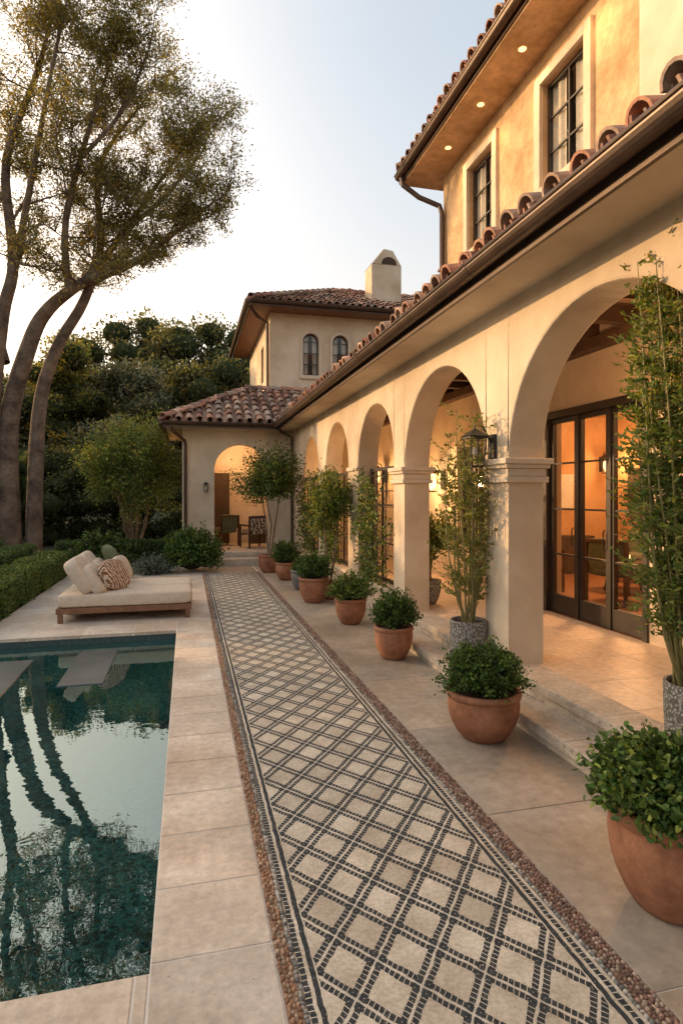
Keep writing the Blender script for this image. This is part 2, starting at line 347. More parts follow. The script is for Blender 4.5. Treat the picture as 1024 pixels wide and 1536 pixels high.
b.obj('sill_trim',TRIM,villa,bevel=.008)
b=MB(); 
y=-2.0
while y<15.3:
    x=2.6
    for xe in (3.2,3.8,4.36):
        k=random.uniform(.93,1.07); b.box(x+.002,xe-.002,y+.002,min(y+.6,15.4)-.002,.2,ZP,(k,k,k),ch=.002); x=xe
    y+=.6
b.obj('porch_floor',PORCH,villa)
b=MB(); b.box(2.612,4.4,-2,15.39,-.02,.245); b.obj('porch_base',STEP,villa)
b=MB(); y=-2
for ln in (1.3,1.4,1.35,1.3,1.3,1.3,.7):
    b.box(2.585,2.9,y+.002,min(y+ln,6.65)-.002,.195,ZP+.004,ch=.006); 
    b.box(2.32,2.605,y+.002,min(y+ln,6.65)-.002,.06,.132,ch=.008); y+=ln
b.box(2.35,2.6,-2,6.63,-.02,.062)
b.obj('stone_steps',STEP,villa,bevel=.006)
DY0,DY1,DZ=4.98,6.62,2.72
W1=(5.86,6.72,5.58,6.88); W2=(7.96,8.76,5.58,6.88)
arch_wall('house_wall',mx(4.35),-2,18,.2,4.2,.2,[(DY0,DY1,.26,DZ,0),(1.0,2.6,.26,DZ,0),(8.3,9.2,.9,2.5,0),(11.3,12.3,.9,2.5,0)],STUCCO,bevel=0)
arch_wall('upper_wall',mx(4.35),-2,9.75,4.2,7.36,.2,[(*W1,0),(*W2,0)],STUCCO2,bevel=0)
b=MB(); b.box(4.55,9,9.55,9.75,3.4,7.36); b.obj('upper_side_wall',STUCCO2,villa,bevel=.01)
b=MB(); b.box(3.75,4.7,1.2,4.36,3.7,9.2); b.obj('upper_bay_wall',STUCCO,villa,bevel=.02)
def surround(mp,a,c,z0,z1,w=.13,d=.05):
    b=MB()
    for (s0,s1,q0,q1) in ((a-w,a-.003,z0-w,z1+w),(c+.003,c+w,z0-w,z1+w),(a-.003,c+.003,z1+.003,z1+w),(a-.003,c+.003,z0-w,z0-.003)):
        b.box(s0,s1,-d,.02,q0,q1,m=mp)
    return b.obj('window_surround',TRIM,villa,bevel=.008)
def window(mp,a,c,z0,z1,cols,rows,d=.1,fw=.045,arch_r=0,inner=CURT,kick=0,back=.12):
    b=MB()
    zt=z1
    b.box(a,a+fw,d,d+.05,z0,zt,m=mp); b.box(c-fw,c,d,d+.05,z0,zt,m=mp); b.box(a+fw,c-fw,d,d+.05,z0,z0+fw+kick,m=mp)
    if not arch_r: b.box(a+fw,c-fw,d,d+.05,zt-fw,zt,m=mp)
    for i in range(1,cols):
        s=a+(c-a)*i/cols; b.box(s-.011,s+.011,d+.006,d+.04,z0+fw+kick,zt+(arch_r*.93 if arch_r else -fw),m=mp)
    for j in range(1,rows+ (1 if arch_r else 0)):
        z=z0+kick+(zt-z0-kick)*j/rows; b.box(a+fw,c-fw,d+.01,d+.037,z-.011,z+.011,m=mp)
    if arch_r:
        m=(a+c)/2;n=16
        b.tube([mp(m-(arch_r-.02)*math.cos(math.pi*i/n),d+.02,z1+(arch_r-.02)*math.sin(math.pi*i/n)) for i in range(n+1)],.024,6)
    b.obj('window_frame',BRONZE,villa)
    b=MB(); zz=z1+arch_r; b.add([mp(a+.01,d+.03,z0+.01),mp(c-.01,d+.03,z0+.01),mp(c-.01,d+.03,zz-.01),mp(a+.01,d+.03,zz-.01)],[(0,1,2,3)]); b.obj('glass_pane',GLASS,villa)
    if inner:
        b=MB(); nn=24
        for i in range(nn):
            s0=a-.1+(c-a+.2)*i/nn; s1=a-.1+(c-a+.2)*(i+1)/nn
            t0=d+back+.02*math.sin(i*1.7); t1=d+back+.02*math.sin((i+1)*1.7)
            if .38<i/nn<.6: continue
            b.add([mp(s0,t0,z0-.1),mp(s1,t1,z0-.1),mp(s1,t1,zz+.1),mp(s0,t0,zz+.1)],[(0,1,2,3)])
        b.obj('window_curtain',inner,villa)
        b=MB(); b.box(a-.5,c+.5,d+back+.15,d+back+.17,z0-.4,zz+.4,m=mp); b.obj('room_behind',DARKIN,villa)
U=mx(4.35)
for q_ in (W1,W2): surround(U,*q_); window(U,*q_,2,3,d=.07,back=.06)
window(U,8.3,9.2,.9,2.5,2,3); window(U,11.3,12.3,.9,2.5,2,3)
w=(DY1-DY0)/3
for i in range(3): window(U,DY0+i*w+.004,DY0+(i+1)*w-.004,.27,DZ-.08,1,4,d=.04,fw=.06,inner=None,kick=.16)
for i in range(3): window(U,1.0+i*.533,1.0+(i+1)*.533-.004,.27,DZ-.08,1,4,d=.04,fw=.06,inner=None,kick=.16)
for (a,c) in ((7.45,9.15),(9.75,11.45),(12.1,13.7)):
    window(mx(2.62),a+.004,c-.004,.432,2.12,3,3,d=.2,fw=.05,inner=None)
b=MB(); b.box(4.33,4.42,DY0-.02,DY1+.02,DZ-.08,DZ+.005); b.box(4.33,4.42,DY0-.06,DY0+.003,.262,DZ+.004); b.box(4.33,4.42,DY1-.003,DY1+.06,.262,DZ+.004)
for i in (1,2): b.box(4.375,4.42,DY0+i*w-.03,DY0+i*w+.03,.262,DZ-.08)
for i in range(1,3): b.tube([(4.37,DY0+i*w+.05,1.1),(4.345,DY0+i*w+.05,1.12),(4.345,DY0+i*w+.05,1.3),(4.37,DY0+i*w+.05,1.32)],.008,6)
b.obj('door_frame',BRONZE,villa)
b=MB(); b.box(8.0,8.1,0,10,.2,3.2); b.box(4.55,8,10,10.1,.2,3.2); b.box(4.55,8,-.1,0,.2,3.2); b.box(4.55,8.1,-.1,10.1,3.2,3.3)
b.obj('room_walls',WARMW,villa)
b=MB(); b.box(4.36,8,-.1,10.1,.2,.262); b.obj('room_floor',TEAK,villa)
b=MB()
for (a,c,z0,z1) in ((7.0,8.2,1.35,2.2),(8.9,9.5,1.3,2.2)):
    b.box(7.93,7.98,a,c,z0,z1)
for (y0) in (7.2,4.9): b.box(7.4,7.95,y0,y0+1.4,.262,1.05)
b.box(5.3,5.9,9.93,9.98,.27,2.5); b.box(6.3,7.3,9.6,9.98,.262,.95)
b.obj('room_sideboard',DARKIN,villa)
b=MB(); b.box(6.5,7.1,9.95,9.985,1.45,2.1); b.obj('room_picture',CURT,villa)
b=MB()
for i in range(16): b.tube([(4.75+i*.05,9.86+.03*math.sin(i*2),.27),(4.75+i*.05,9.86+.03*math.sin(i*2),3.1)],.04,6)
b.obj('room_curtains',CURT,villa)
b=MB(); b.box(2.22,WX+.02,-2,15.0,3.34,3.38); b.obj('arcade_soffit',STUCCO,villa)
b=MB(); b.box(2.19,2.218,-2,15.0,3.33,3.46); 
def gut(b,p0,p1,side,r=.075,z=3.44):
    p0=Vector(p0);p1=Vector(p1); sd=Vector(side)
    vs=[];fs=[];nn=10
    for P in (p0,p1):
        for i in range(nn+1):
            t=math.pi*i/nn; vs.append(P+sd*(r*(1+math.cos(t)))+Vector((0,0,-r*math.sin(t)))*1.15)
    for i in range(nn): fs.append((i,i+1,nn+1+i+1,nn+1+i))
    fs.append(tuple(range(nn+1))); fs.append(tuple(range(nn+1,2*nn+2)))
    b.add(vs,fs)
    b.tube([p0+sd*2*r+Vector((0,0,.0)),p1+sd*2*r],.014,8)
gut(b,(2.19,-2,3.46),(2.19,14.9,3.46),(-1,0,0),.07)
for yj in (1.2,4.2,7.2,10.2,13.2):
    gut(b,(2.193,yj,3.462),(2.193,yj+.06,3.462),(-1,0,0),.0735)
gut(b,(3.74,-2,7.42),(3.74,10.2,7.42),(-1,0,0),.07)
b.box(3.72,3.742,-2,10.2,7.3,7.44); b.box(3.72,9,10.2,10.222,7.3,7.44)
gut(b,(3.74,10.22,7.42),(9,10.22,7.42),(0,1,0),.07)
b.tube([(3.68,10.05,7.33),(3.7,10.03,7.2),(3.95,9.9,6.95),(4.26,9.72,6.75),(4.29,9.68,6.6),(4.29,9.68,4.0)],.045,10)
b.tube([(2.2,14.75,3.38),(2.25,14.8,3.28),(2.55,14.95,3.15),(2.56,14.95,.02)],.04,10)
b.tube([(-.35,14.9,3.38),(-.33,14.95,3.25),(-.06,15.3,3.05),(-.04,15.33,2.95),(-.04,15.33,.02)],.04,10)
for z in (4.4,5.6): b.box(4.23,4.35,9.62,9.74,z,z+.04)
b.obj('gutters_and_downspouts',GUTTER,villa,smooth=False)
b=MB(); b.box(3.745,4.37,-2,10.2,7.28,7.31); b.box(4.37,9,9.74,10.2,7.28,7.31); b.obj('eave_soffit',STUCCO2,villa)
b=MB(); b.box(1.78,2.5,17.4,24.3,7.2,7.22); b.box(1.78,9,17.4,18.1,7.202,7.222)
b.obj('tower_soffit',TEAK,villa)
b=MB()
for y in (4.5,5.6,6.7,7.8,8.9): b.lathe([(.05,-.004),(.045,.0)],(4.05,y,7.278),16)
b.obj('soffit_downlights',SPOTG,villa)
b=MB(); b.box(2.9,4.36,-2,15.3,3.56,3.6); b.obj('porch_ceiling',WOODB,villa)
b=MB(); y=-1.8
while y<15: b.box(2.9,4.36,y,y+.11,3.40,3.563); y+=.62
b.box(4.2,4.355,-2,15,3.28,3.4)
b.obj('ceiling_beams',WOODB,villa)
TCOL=[(.36,.19,.125),(.44,.26,.18),(.29,.15,.105),(.42,.31,.24),(.20,.12,.095),(.50,.34,.245),(.34,.26,.215)]
def roof_tiles(b,O,Uv,Vv,wid,ln,inside=lambda u,v:True,pu=.24,pv=.36,r=.092):
    O=Vector(O);Uv=Vector(Uv).normalized();Vv=Vector(Vv).normalized();Nn=Uv.cross(Vv)
    if Nn.z<0: Nn=-Nn
    ni=int(wid/pu);nj=int(ln/pv)+1;sg=7
    for i in range(ni+1):
        for j in range(nj):
            for kind in (0,1):
                u=(i+(.5 if kind==0 else 0))*pu; v=j*pv
                if not inside(u,v+.1): continue
                c=random.choice(TCOL); k=random.uniform(.65,1.3); c=tuple(x*k for x in c)
                du=random.uniform(-.014,.014); tw=random.uniform(-.05,.05); L_=pv+.09; dv=random.uniform(-.03,.03); dn=random.uniform(0,.018)
                vs=[]
                for e in (0,1):
                    rr=(r if e==0 else r*.84); base=O+Uv*(u+du+tw*e*L_)+Vv*(v+dv-.05+e*L_)+Nn*((.065 if e==0 else .022) +dn if kind==0 else (.03 if e==0 else .0)+r*.7)
                    for th in (0,.018):
                        for q in range(sg+1):
                            t=math.pi*q/sg
                            s_=1 if kind==0 else -1
                            vs.append(base+Uv*((rr-th)*math.cos(t))+Nn*(s_*(rr-th)*math.sin(t)))
                n1=sg+1
                fs=[]
                for q in range(sg):
                    fs.append((q,q+1,2*n1+q+1,2*n1+q)); fs.append((n1+q,3*n1+q,3*n1+q+1,n1+q+1)); fs.append((q,n1+q,n1+q+1,q+1))
                b.add(vs,fs,c)
def ridge(b,p0,p1,r=.11):
    p0=Vector(p0);p1=Vector(p1);d=p1-p0;L_=d.length;d.normalize();n=max(1,int(L_/.34));s=d.cross(Vector((0,0,1))).normalized();up=s.cross(d)
    for i in range(n):
        c=random.choice(TCOL);k=random.uniform(.8,1.2);c=tuple(x*k for x in c);vs=[]
        for e in (0,1):
            rr=r*(1 if e==0 else .88); P=p0+d*(i*.34-.03+e*.42)+up*(.08 if e==0 else .05)
            for th in (0,.016):
                for q in range(8):
                    t=math.pi*q/7; vs.append(P+s*((rr-th)*math.cos(t))+up*((rr-th)*math.sin(t)))
        fs=[]
        for q in range(7): fs+= [(q,q+1,16+q+1,16+q),(8+q,24+q,24+q+1,8+q+1),(q,8+q,8+q+1,q+1)]
        b.add(vs,fs,c)
b=MB(); dk=MB()
roof_tiles(b,(2.17,-2,3.47),(0,1,0),(1,0,.33),11.7,2.35)
roof_tiles(b,(2.17,9.7,3.47),(0,1,0),(1,0,.33),7.4,4.5,inside=lambda u,v:(v*.95>(u-5.3)) )
dk.add([(2.2,-2,3.455),(2.2,18,3.455),(7,18,5.04),(7,-2,5.04)],[(0,1,2,3)])
roof_tiles(b,(3.7,-2,7.45),(0,1,0),(1,0,.4),12.2,2.2,inside=lambda u,v:v*.93<12.2-u+.05)
roof_tiles(b,(3.7,10.2,7.45),(1,0,0),(0,-1,.4),5.2,1.8,inside=lambda u,v:v*.93<u+.05)
dk.add([(3.7,-2,7.43),(3.7,10.2,7.43),(8.5,5.4,9.35),(8.5,-2,9.35)],[(0,1,2,3)]); dk.add([(3.7,10.2,7.43),(9,10.2,7.43),(9,5.4,9.35),(8.5,5.4,9.35)],[(0,1,2,3)])
ridge(b,(3.72,10.18,7.5),(6,7.9,8.4))
rz=.53
roof_tiles(b,(-.55,14.88,3.47),(1,0,0),(0,1,rz),5.5,2.45,inside=lambda u,v:v*.885<u+.08)
roof_tiles(b,(-.55,14.88,3.47),(0,1,0),(1,0,rz),5.5,2.45,inside=lambda u,v:v*.885<u+.08)
ridge(b,(-.52,14.92,3.5),(1.62,17.05,4.62)); ridge(b,(1.6,17.05,4.64),(5,17.05,4.64))
dk.add([(-.55,14.88,3.455),(5,14.88,3.455),(5,17.05,4.6),(1.62,17.05,4.6)],[(0,1,2,3)]); dk.add([(-.55,14.88,3.455),(1.62,17.05,4.6),(1.62,20,4.6),(-.55,20,3.455)],[(0,1,2,3)])
dk.add([(1.62,17.05,4.6),(5,17.05,4.6),(5,18,4.1),(1.62,18,4.1)],[(0,1,2,3)])
rt=.46
roof_tiles(b,(1.78,17.38,7.32),(1,0,0),(0,1,rt),8,4.2,inside=lambda u,v:v*.91<u+.1)
roof_tiles(b,(1.78,17.38,7.32),(0,1,0),(1,0,rt),7.2,4.0,inside=lambda u,v:v*.91<min(u,7.2-u)+.1)
ridge(b,(1.8,17.4,7.36),(5.4,21.0,9.03)); ridge(b,(5.4,21,9.0),(10,21,9.0)); ridge(b,(1.8,24.5,7.36),(5.4,21,9.03))
dk.add([(1.78,17.38,7.3),(10,17.38,7.3),(10,21,8.97),(5.4,21,8.97)],[(0,1,2,3)]); dk.add([(1.78,17.38,7.3),(5.4,21,8.97),(1.78,24.6,7.3)],[(0,1,2)])
dk.add([(1.78,24.6,7.3),(10,24.6,7.3),(10,21,8.97),(5.4,21,8.97)],[(0,3,2,1)])
b.obj('clay_roof_tiles',ROOFT,villa,smooth=False); dk.obj('roof_deck',mat_basic('roof_deck_wood',(.1,.06,.04),(.15,.09,.06)),villa)
arch_wall('pavilion_front_wall',my(15.4),-.12,2.62,.0,3.45,.3,[(.66,2.0,.3,2.33,.66)],STUCCO)
b=MB(); b.box(-.12,.1,15.7,19,0,3.45); b.box(.1,3.2,17.9,18.0,0,3.5); b.box(2.9,4.4,15.4,15.42,.0,3.5); b.obj('pavilion_walls',STUCCO,villa)
b=MB(); b.box(.78,1.2,17.84,17.895,.3,2.35); b.box(1.75,2.5,17.5,17.895,.3,.95); b.obj('pavilion_door',DARKIN,villa)
b=MB(); b.box(2.05,2.56,15.02,15.38,.302,.62,ch=.01); b.obj('low_stone_plinth',STEP,villa)
b=MB(); b.box(-.5,2.2,14.93,15.42,3.36,3.4); b.box(-.5,-.1,15.42,19,3.36,3.4); b.obj('pavilion_soffit',STUCCO,villa)
b=MB(); b.box(-.56,-.535,14.86,20,3.33,3.46); b.box(-.535,2.2,14.86,14.885,3.33,3.46); gut(b,(-.56,14.86,3.46),(2.1,14.86,3.46),(0,-1,0),.06); gut(b,(-.56,14.8,3.46),(-.56,20,3.46),(-1,0,0),.06)
b.box(1.76,9,17.34,17.37,7.2,7.32); b.box(1.74,1.76,17.34,24.6,7.2,7.32); gut(b,(1.76,17.34,7.33),(9,17.34,7.33),(0,-1,0),.07); gut(b,(1.75,17.3,7.33),(1.75,24.6,7.33),(-1,0,0),.07)
b.tube([(1.75,17.5,7.2),(2.0,17.8,7.0),(2.34,18.1,6.9),(2.35,18.1,4.2)],.05,8)
b.obj('fascia_and_gutters',GUTTER,villa)
b=MB(); b.box(.4,3.0,14.6,15.75,-.02,.17,ch=.01); b.box(.1,3.0,15.0,15.4,.17,.3,ch=.01); b.box(.1,3.0,15.7,17.9,.17,.3); b.box(.66,2.0,15.4,15.7,.17,.302); b.obj('pavilion_steps',STEP,villa,bevel=.008)
arch_wall('tower_front_wall',my(18.0),2.41,9,3.4,7.25,.25,[(3.41,3.90,5.37,6.40,.245),(4.34,4.83,5.37,6.40,.245)],STUCCO,bevel=0)
arch_wall('tower_left_wall',mx(2.412),18.004,24,3.0,7.24,.25,[(19.6,20.3,5.4,6.6,0)],STUCCO,bevel=0)
b=MB(); b.box(2.42,9,18.25,24,3,3.1); b.obj('tower_floor',STUCCO,villa)
T=my(18.0); 
for a,c in ((3.41,3.90),(4.34,4.83)):
    window(T,a,c,5.37,6.40,2,3,d=.08,fw=.035,arch_r=.245)
    b=MB();nn=20;m=(a+c)/2
    for w0,w1 in ((.25,.33),):
        pts0=[(a+.245-w1,5.33)]+[(m-w1*math.cos(math.pi*i/nn),6.40+w1*math.sin(math.pi*i/nn)) for i in range(nn+1)]+[(c-.245+w1,5.33)]
        pts1=[(a+.245-w0,5.33)]+[(m-w0*math.cos(math.pi*i/nn),6.40+w0*math.sin(math.pi*i/nn)) for i in range(nn+1)]+[(c-.245+w0,5.33)]
        for i in range(len(pts0)-1):
            P=[pts0[i],pts0[i+1],pts1[i+1],pts1[i]]; vs=[(x_,17.96,z_) for x_,z_ in P]+[(x_,18.01,z_) for x_,z_ in P]
            b.add(vs,[(0,1,2,3),(0,4,5,1),(2,6,7,3)])
    b.box(a-.1,c+.1,17.94,18.01,5.25,5.33)
    b.obj('arched_surround',TRIM,villa)
window(mx(2.412),19.6,20.3,5.4,6.6,2,3)
b=MB(); cx,cy=6.4,19.3; hw=.52
b.box(cx-hw,cx+hw,cy-.4,cy+.4,7.6,9.35)
zb=9.35; 
vs=[(cx-hw,cy-.4,zb),(cx+hw,cy-.4,zb),(cx+hw,cy+.4,zb),(cx-hw,cy+.4,zb),(cx-.1,cy-.4,9.88),(cx+.22,cy-.4,9.84),(cx+.22,cy+.4,9.84),(cx-.1,cy+.4,9.88)]
b.add(vs,[(0,1,5,4),(1,2,6,5),(2,3,7,6),(3,0,4,7),(4,5,6,7)])
b.obj('chimney',STUCCO,villa,bevel=.03)
b=MB(); nn=12; zz=9.36
pts=[(cx+.08-.26,cy-.406,zz)]+[(cx+.08-.26*math.cos(math.pi*i/nn),cy-.406,zz+.03+.22*math.sin(math.pi*i/nn)) for i in range(nn+1)]+[(cx+.08+.26,cy-.406,zz)]
b.add(pts,[tuple(range(len(pts)))]); b.obj('chimney_vent',DARKIN,villa)
def lantern(p,lit,out=(-1,0,0),S=1.0):
    e=empty('wall_lantern'); P=Vector(p); o_=Vector(out)
    b=MB(); 
    def bx(c,hx,hy,hz): b.box(c.x-hx,c.x+hx,c.y-hy,c.y+hy,c.z-hz,c.z+hz)
    bx(P+o_*.01*S,.015*S,.05*S,.12*S)
    b.tube([P+o_*.02*S+Vector((0,0,.05*S)),P+o_*.1*S+Vector((0,0,.19*S)),P+o_*.17*S+Vector((0,0,.19*S)),P+o_*.17*S+Vector((0,0,.1*S))],.009*S,6)
    C=P+o_*.17*S
    for z,h in ((.09,.078),(-.15,.055)): bx(C+Vector((0,0,z*S)),h*S,h*S,.008*S)
    for a in (-1,1):
        for c in (-1,1): b.tube([C+Vector((a*.07,c*.07,.09))*S,C+Vector((a*.05,c*.05,-.15))*S],.007*S if not lit else .004,5)
    b.add([C+Vector((a*.09,c*.09,.1))*S for a,c in ((-1,-1),(1,-1),(1,1),(-1,1))]+[C+Vector((0,0,.17*S))],[(0,1,4),(1,2,4),(2,3,4),(3,0,4)])
    b.obj('lantern_cage',IRON,e)
    b=MB(); b.sellip(C+Vector((0,0,-.03)),(.045,.045,.1) if not lit else (.125*S,.125*S,.22*S),1,1,nu=12,nv=8); b.obj('lantern_bulb',GLOW if lit else FABRIC,e,smooth=True)
    if lit:
        l=bpy.data.lights.new('lantern_light','POINT'); l.energy=lit; l.color=(1,.52,.2); l.shadow_soft_size=.1; lo=bpy.data.objects.new('lantern_light',l); lo.location=C+o_*.16*S+Vector((0,0,-.02)); scene.collection.objects.link(lo); lo.parent=e
lantern((WX-.005,4.80,2.11),0,S=1.05); lantern((4.34,9.72,1.97),75,S=1.35); lantern((4.34,12.85,2.15),60,S=1.35)
lantern((7.72,9.99,2.3),30,out=(0,-1,0),S=1.2)
lantern((.45,15.395,1.9),0,out=(0,-1,0),S=.8)
def plight(name,loc,e,r=.15,c=(1,.54,.24),par=villa):
    l=bpy.data.lights.new(name,'POINT'); l.energy=e; l.color=c; l.shadow_soft_size=r; lo=bpy.data.objects.new(name,l); lo.location=loc; scene.collection.objects.link(lo); lo.parent=par
plight('room_ceiling_light',(6.2,7.4,2.9),330,.3); plight('room_ceiling_light',(6.6,2,2.9),130,.3); plight('porch_ceiling_light',(3.4,4.4,2.9),32,.1); plight('pavilion_ceiling_light',(1.3,16.8,3.0),85,.2)
for y in (4.5,5.6,6.7,7.8,8.9):
    l=bpy.data.lights.new('soffit_spot','SPOT'); l.energy=45; l.color=(1,.55,.22); l.spot_size=1.9; l.spot_blend=.8; l.shadow_soft_size=.04; lo=bpy.data.objects.new('soffit_spot',l); lo.location=(4.05,y,7.26); scene.collection.objects.link(lo); lo.parent=villa
# ---------------------------------------------------------------- furniture
def RM(ax,deg): return Matrix.Rotation(math.radians(deg),3,ax)
ch=empty('chaise_lounge')
b=MB()
for y0 in (8.6,9.38):
    b.box(-1.68,.06,y0,y0+.04,.12,.2); b.box(-1.68,.06,y0+.66,y0+.70,.12,.2); b.box(.02,.06,y0+.04,y0+.66,.12,.2); b.box(-1.68,-1.64,y0+.04,y0+.66,.12,.2)
    for k in range(17): b.box(-1.63+k*.098,-1.56+k*.098,y0+.04,y0+.66,.17,.19)
    for x in (-1.66,-.02):
        for y in (y0+.005,y0+.635): b.box(x,x+.06,y,y+.06,0,.13)
b.obj('teak_frame',TEAK,ch,bevel=.006)
b=MB()
for y0 in (8.6,9.38):
    yc=y0+.35
    b.sellip((-.57,yc,.29),(1.28,.73,.19),.3,.17); 
    b.sellip((-1.36,yc,.29),(.60,.73,.19),.35,.2)
    b.sellip((-1.40,yc,.60),(.2,.72,.54),.45,.28,M=RM('Y',-34))
    b.sellip((-1.24,yc,.53),(.17,.66,.46),.5,.3,M=RM('Y',-36))
b.obj('cushions',FABRIC,ch,smooth=True)
b=MB(); b.sellip((-1.0,9.0,.58),(.17,.5,.46),.7,.42,M=RM('Z',-30)@RM('Y',-25)); b.obj('patterned_pillow',PILLOW,ch,smooth=True)
b=MB(); b.sellip((-1.12,9.9,.70),(.15,.55,.5),.7,.45,M=RM('Z',20)@RM('Y',-22)); b.obj('olive_pillow',OLIVE,ch,smooth=True)
b=MB(); b.sellip((-.95,9.62,.60),(.14,.44,.4),.7,.45,M=RM('Z',-15)@RM('Y',-24)); b.obj('linen_pillow',FABRIC,ch,smooth=True)
def armchair(c,rot,mat,name='armchair',s=1):
    e=empty(name); R=RM('Z',rot); C=Vector(c)
    def bx(b,x0,x1,y0,y1,z0,z1): b.box(x0,x1,y0,y1,z0,z1,m=lambda x,y,z:tuple(C+R@Vector((x*s,y*s,z*s))))
    b=MB()
    for x in (-.3,.26):
        bx(b,x,x+.04,-.3,-.26,0,.62); bx(b,x,x+.04,.26,.3,0,.85); bx(b,x,x+.04,-.3,.3,.58,.62)
    bx(b,-.26,.26,.27,.3,.8,.85); bx(b,-.26,.26,-.3,-.26,.33,.38)
    b.obj('chair_frame',WOODB,e)
    b=MB(); b.sellip(C+R@Vector((0,0,.43*s)),(.54*s,.54*s,.15*s),.4,.3,M=R); b.sellip(C+R@Vector((0,.22*s,.66*s)),(.54*s,.14*s,.42*s),.45,.3,M=R); b.obj('chair_cushion',mat,e,smooth=True)
armchair((1.75,15.9+.3,.3),-160,ZEBRA); armchair((1.0,17.0,.3),-150,OLIVE)
armchair((5.6,6.9,.262),110,OLIVE); armchair((5.3,8.2,.262),60,FABRIC); armchair((7.2,8.3,.262),-60,OLIVE)
e=empty('coffee_table'); b=MB(); b.lathe([(.42,.40),(.44,.42),(.44,.44),(0.001,.442)],(6.3,7.6,.262),32); 
for a in range(3): t=a*2.1; b.tube([(6.3+.3*math.cos(t),7.6+.3*math.sin(t),.262),(6.3+.2*math.cos(t),7.6+.2*math.sin(t),.67)],.02,6)
b.obj('table_top_and_legs',WOODB,e)
b=MB(); 
for dx,dy in ((0,0),(.12,.08),(-.1,.1)): b.lathe([(.03,0),(.03,.1),(.001,.102)],(6.3+dx,7.6+dy,.705),12)
b.obj('candles',GLOW,e)
e=empty('floor_candle_lantern')
b=MB(); LC=(4.75,5.2)
for a in (-1,1):
    for c in (-1,1): b.box(LC[0]+a*.09-.008,LC[0]+a*.09+.008,LC[1]+c*.09-.008,LC[1]+c*.09+.008,.262,.66)
b.box(LC[0]-.1,LC[0]+.1,LC[1]-.1,LC[1]+.1,.262,.28); b.box(LC[0]-.1,LC[0]+.1,LC[1]-.1,LC[1]+.1,.65,.67); b.obj('lantern_frame',IRON,e)
b=MB(); b.lathe([(.04,0),(.04,.16),(.001,.162)],(LC[0],LC[1],.28),12); b.obj('candle',GLOW,e)
# ---------------------------------------------------------------- foliage
def rdir(n):
    v=rng.normal(size=(n,3)); return v/np.linalg.norm(v,axis=1,keepdims=True)
def leafcol(n,cols,var=.35):
    c=np.array(cols)[rng.integers(0,len(cols),n)]; return c*(1+rng.uniform(-var,var,(n,1)))
def leaf_mesh(name,C,D,L_,W_,cols,mat,parent=None,var=.35,fold=.25,simple=False,shade=None):
    n=len(C); D=D/np.linalg.norm(D,axis=1,keepdims=True)
    Ln=(L_*rng.uniform(.65,1.2,n))[:,None]; Wn=(W_*rng.uniform(.7,1.15,n))[:,None]
    s=np.cross(D,rdir(n)); s/=np.linalg.norm(s,axis=1,keepdims=True)+1e-9; nn=np.cross(D,s)
    col=leafcol(n,cols,var)
    if shade is not None: col=col*shade[:,None]
    if simple:
        V=np.stack([C-D*Ln/2,C+s*Wn/2,C+D*Ln/2,C-s*Wn/2],1).reshape(-1,3); F=np.arange(4*n).reshape(n,4)
        return npmesh(name,V,F,col,mat,parent)
    V=np.stack([C-D*Ln/2,C-D*Ln*.2+s*Wn*.45+nn*Wn*fold,C+D*Ln*.22+s*Wn*.42+nn*Wn*fold,C+D*Ln/2,C+D*Ln*.22-s*Wn*.42+nn*Wn*fold,C-D*Ln*.2-s*Wn*.45+nn*Wn*fold],1).reshape(-1,3)
    k=np.arange(n)*6; F=np.concatenate([np.stack([k,k+1,k+2,k+3],1),np.stack([k,k+3,k+4,k+5],1)]); return npmesh(name,V,F,np.concatenate([col,col]),mat,parent)
GREEN=[(.05,.10,.022),(.07,.13,.028),(.10,.165,.04),(.045,.085,.022)]
LIME=[(.18,.23,.055),(.24,.27,.07),(.13,.19,.05)]
OLV=[(.12,.125,.055),(.16,.155,.065),(.09,.10,.04),(.21,.185,.08)]
DARKG=[(.035,.055,.020),(.048,.07,.026),(.065,.085,.032)]
def shrub_ball(e,c,rx,rz,nst,leaf,cols,stems=True,flat=.35,per=26,wratio=.62):
    c=np.array(c); 
    th=rng.uniform(0,2*np.pi,nst); ph=np.arcsin(rng.uniform(-flat,1,nst)); p0=rng.uniform(0,6,3)
    rr=rng.uniform(.70,1.14,nst)*(1+.10*np.sin(3*th+p0[0])+.08*np.sin(5*th+4*ph+p0[1]))
    tip=c+np.stack([np.cos(ph)*np.cos(th)*rx,np.cos(ph)*np.sin(th)*rx,np.sin(ph)*rz],1)*rr[:,None]
    root=c+np.stack([rng.normal(0,.12*rx,nst),rng.normal(0,.12*rx,nst),-np.full(nst,.55*rz)],1)
    t=rng.uniform(.45,1.02,(nst,per)); bow=(t*(1-t))[:,:,None]*np.array([0,0,.5*rz])
    P=root[:,None]*(1-t[:,:,None])+tip[:,None]*t[:,:,None]+bow+rng.normal(0,leaf*.55,(nst,per,3))
    D=(tip-root)[:,None]/np.linalg.norm(tip-root,axis=1)[:,None,None]+rng.normal(0,.75,(nst,per,3))
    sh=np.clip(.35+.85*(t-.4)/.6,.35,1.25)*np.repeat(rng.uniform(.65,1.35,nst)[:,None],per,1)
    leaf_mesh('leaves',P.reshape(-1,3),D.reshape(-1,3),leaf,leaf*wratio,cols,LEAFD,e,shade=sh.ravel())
    b=MB()
    for i in range(0,nst,2): b.tube([root[i],(root[i]+tip[i])/2+np.array([0,0,.12*rz]),tip[i]],[.004,.003,.0015],4,caps=False)
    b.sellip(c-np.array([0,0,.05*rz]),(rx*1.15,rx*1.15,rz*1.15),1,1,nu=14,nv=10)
    b.obj('stems',CORE,e)
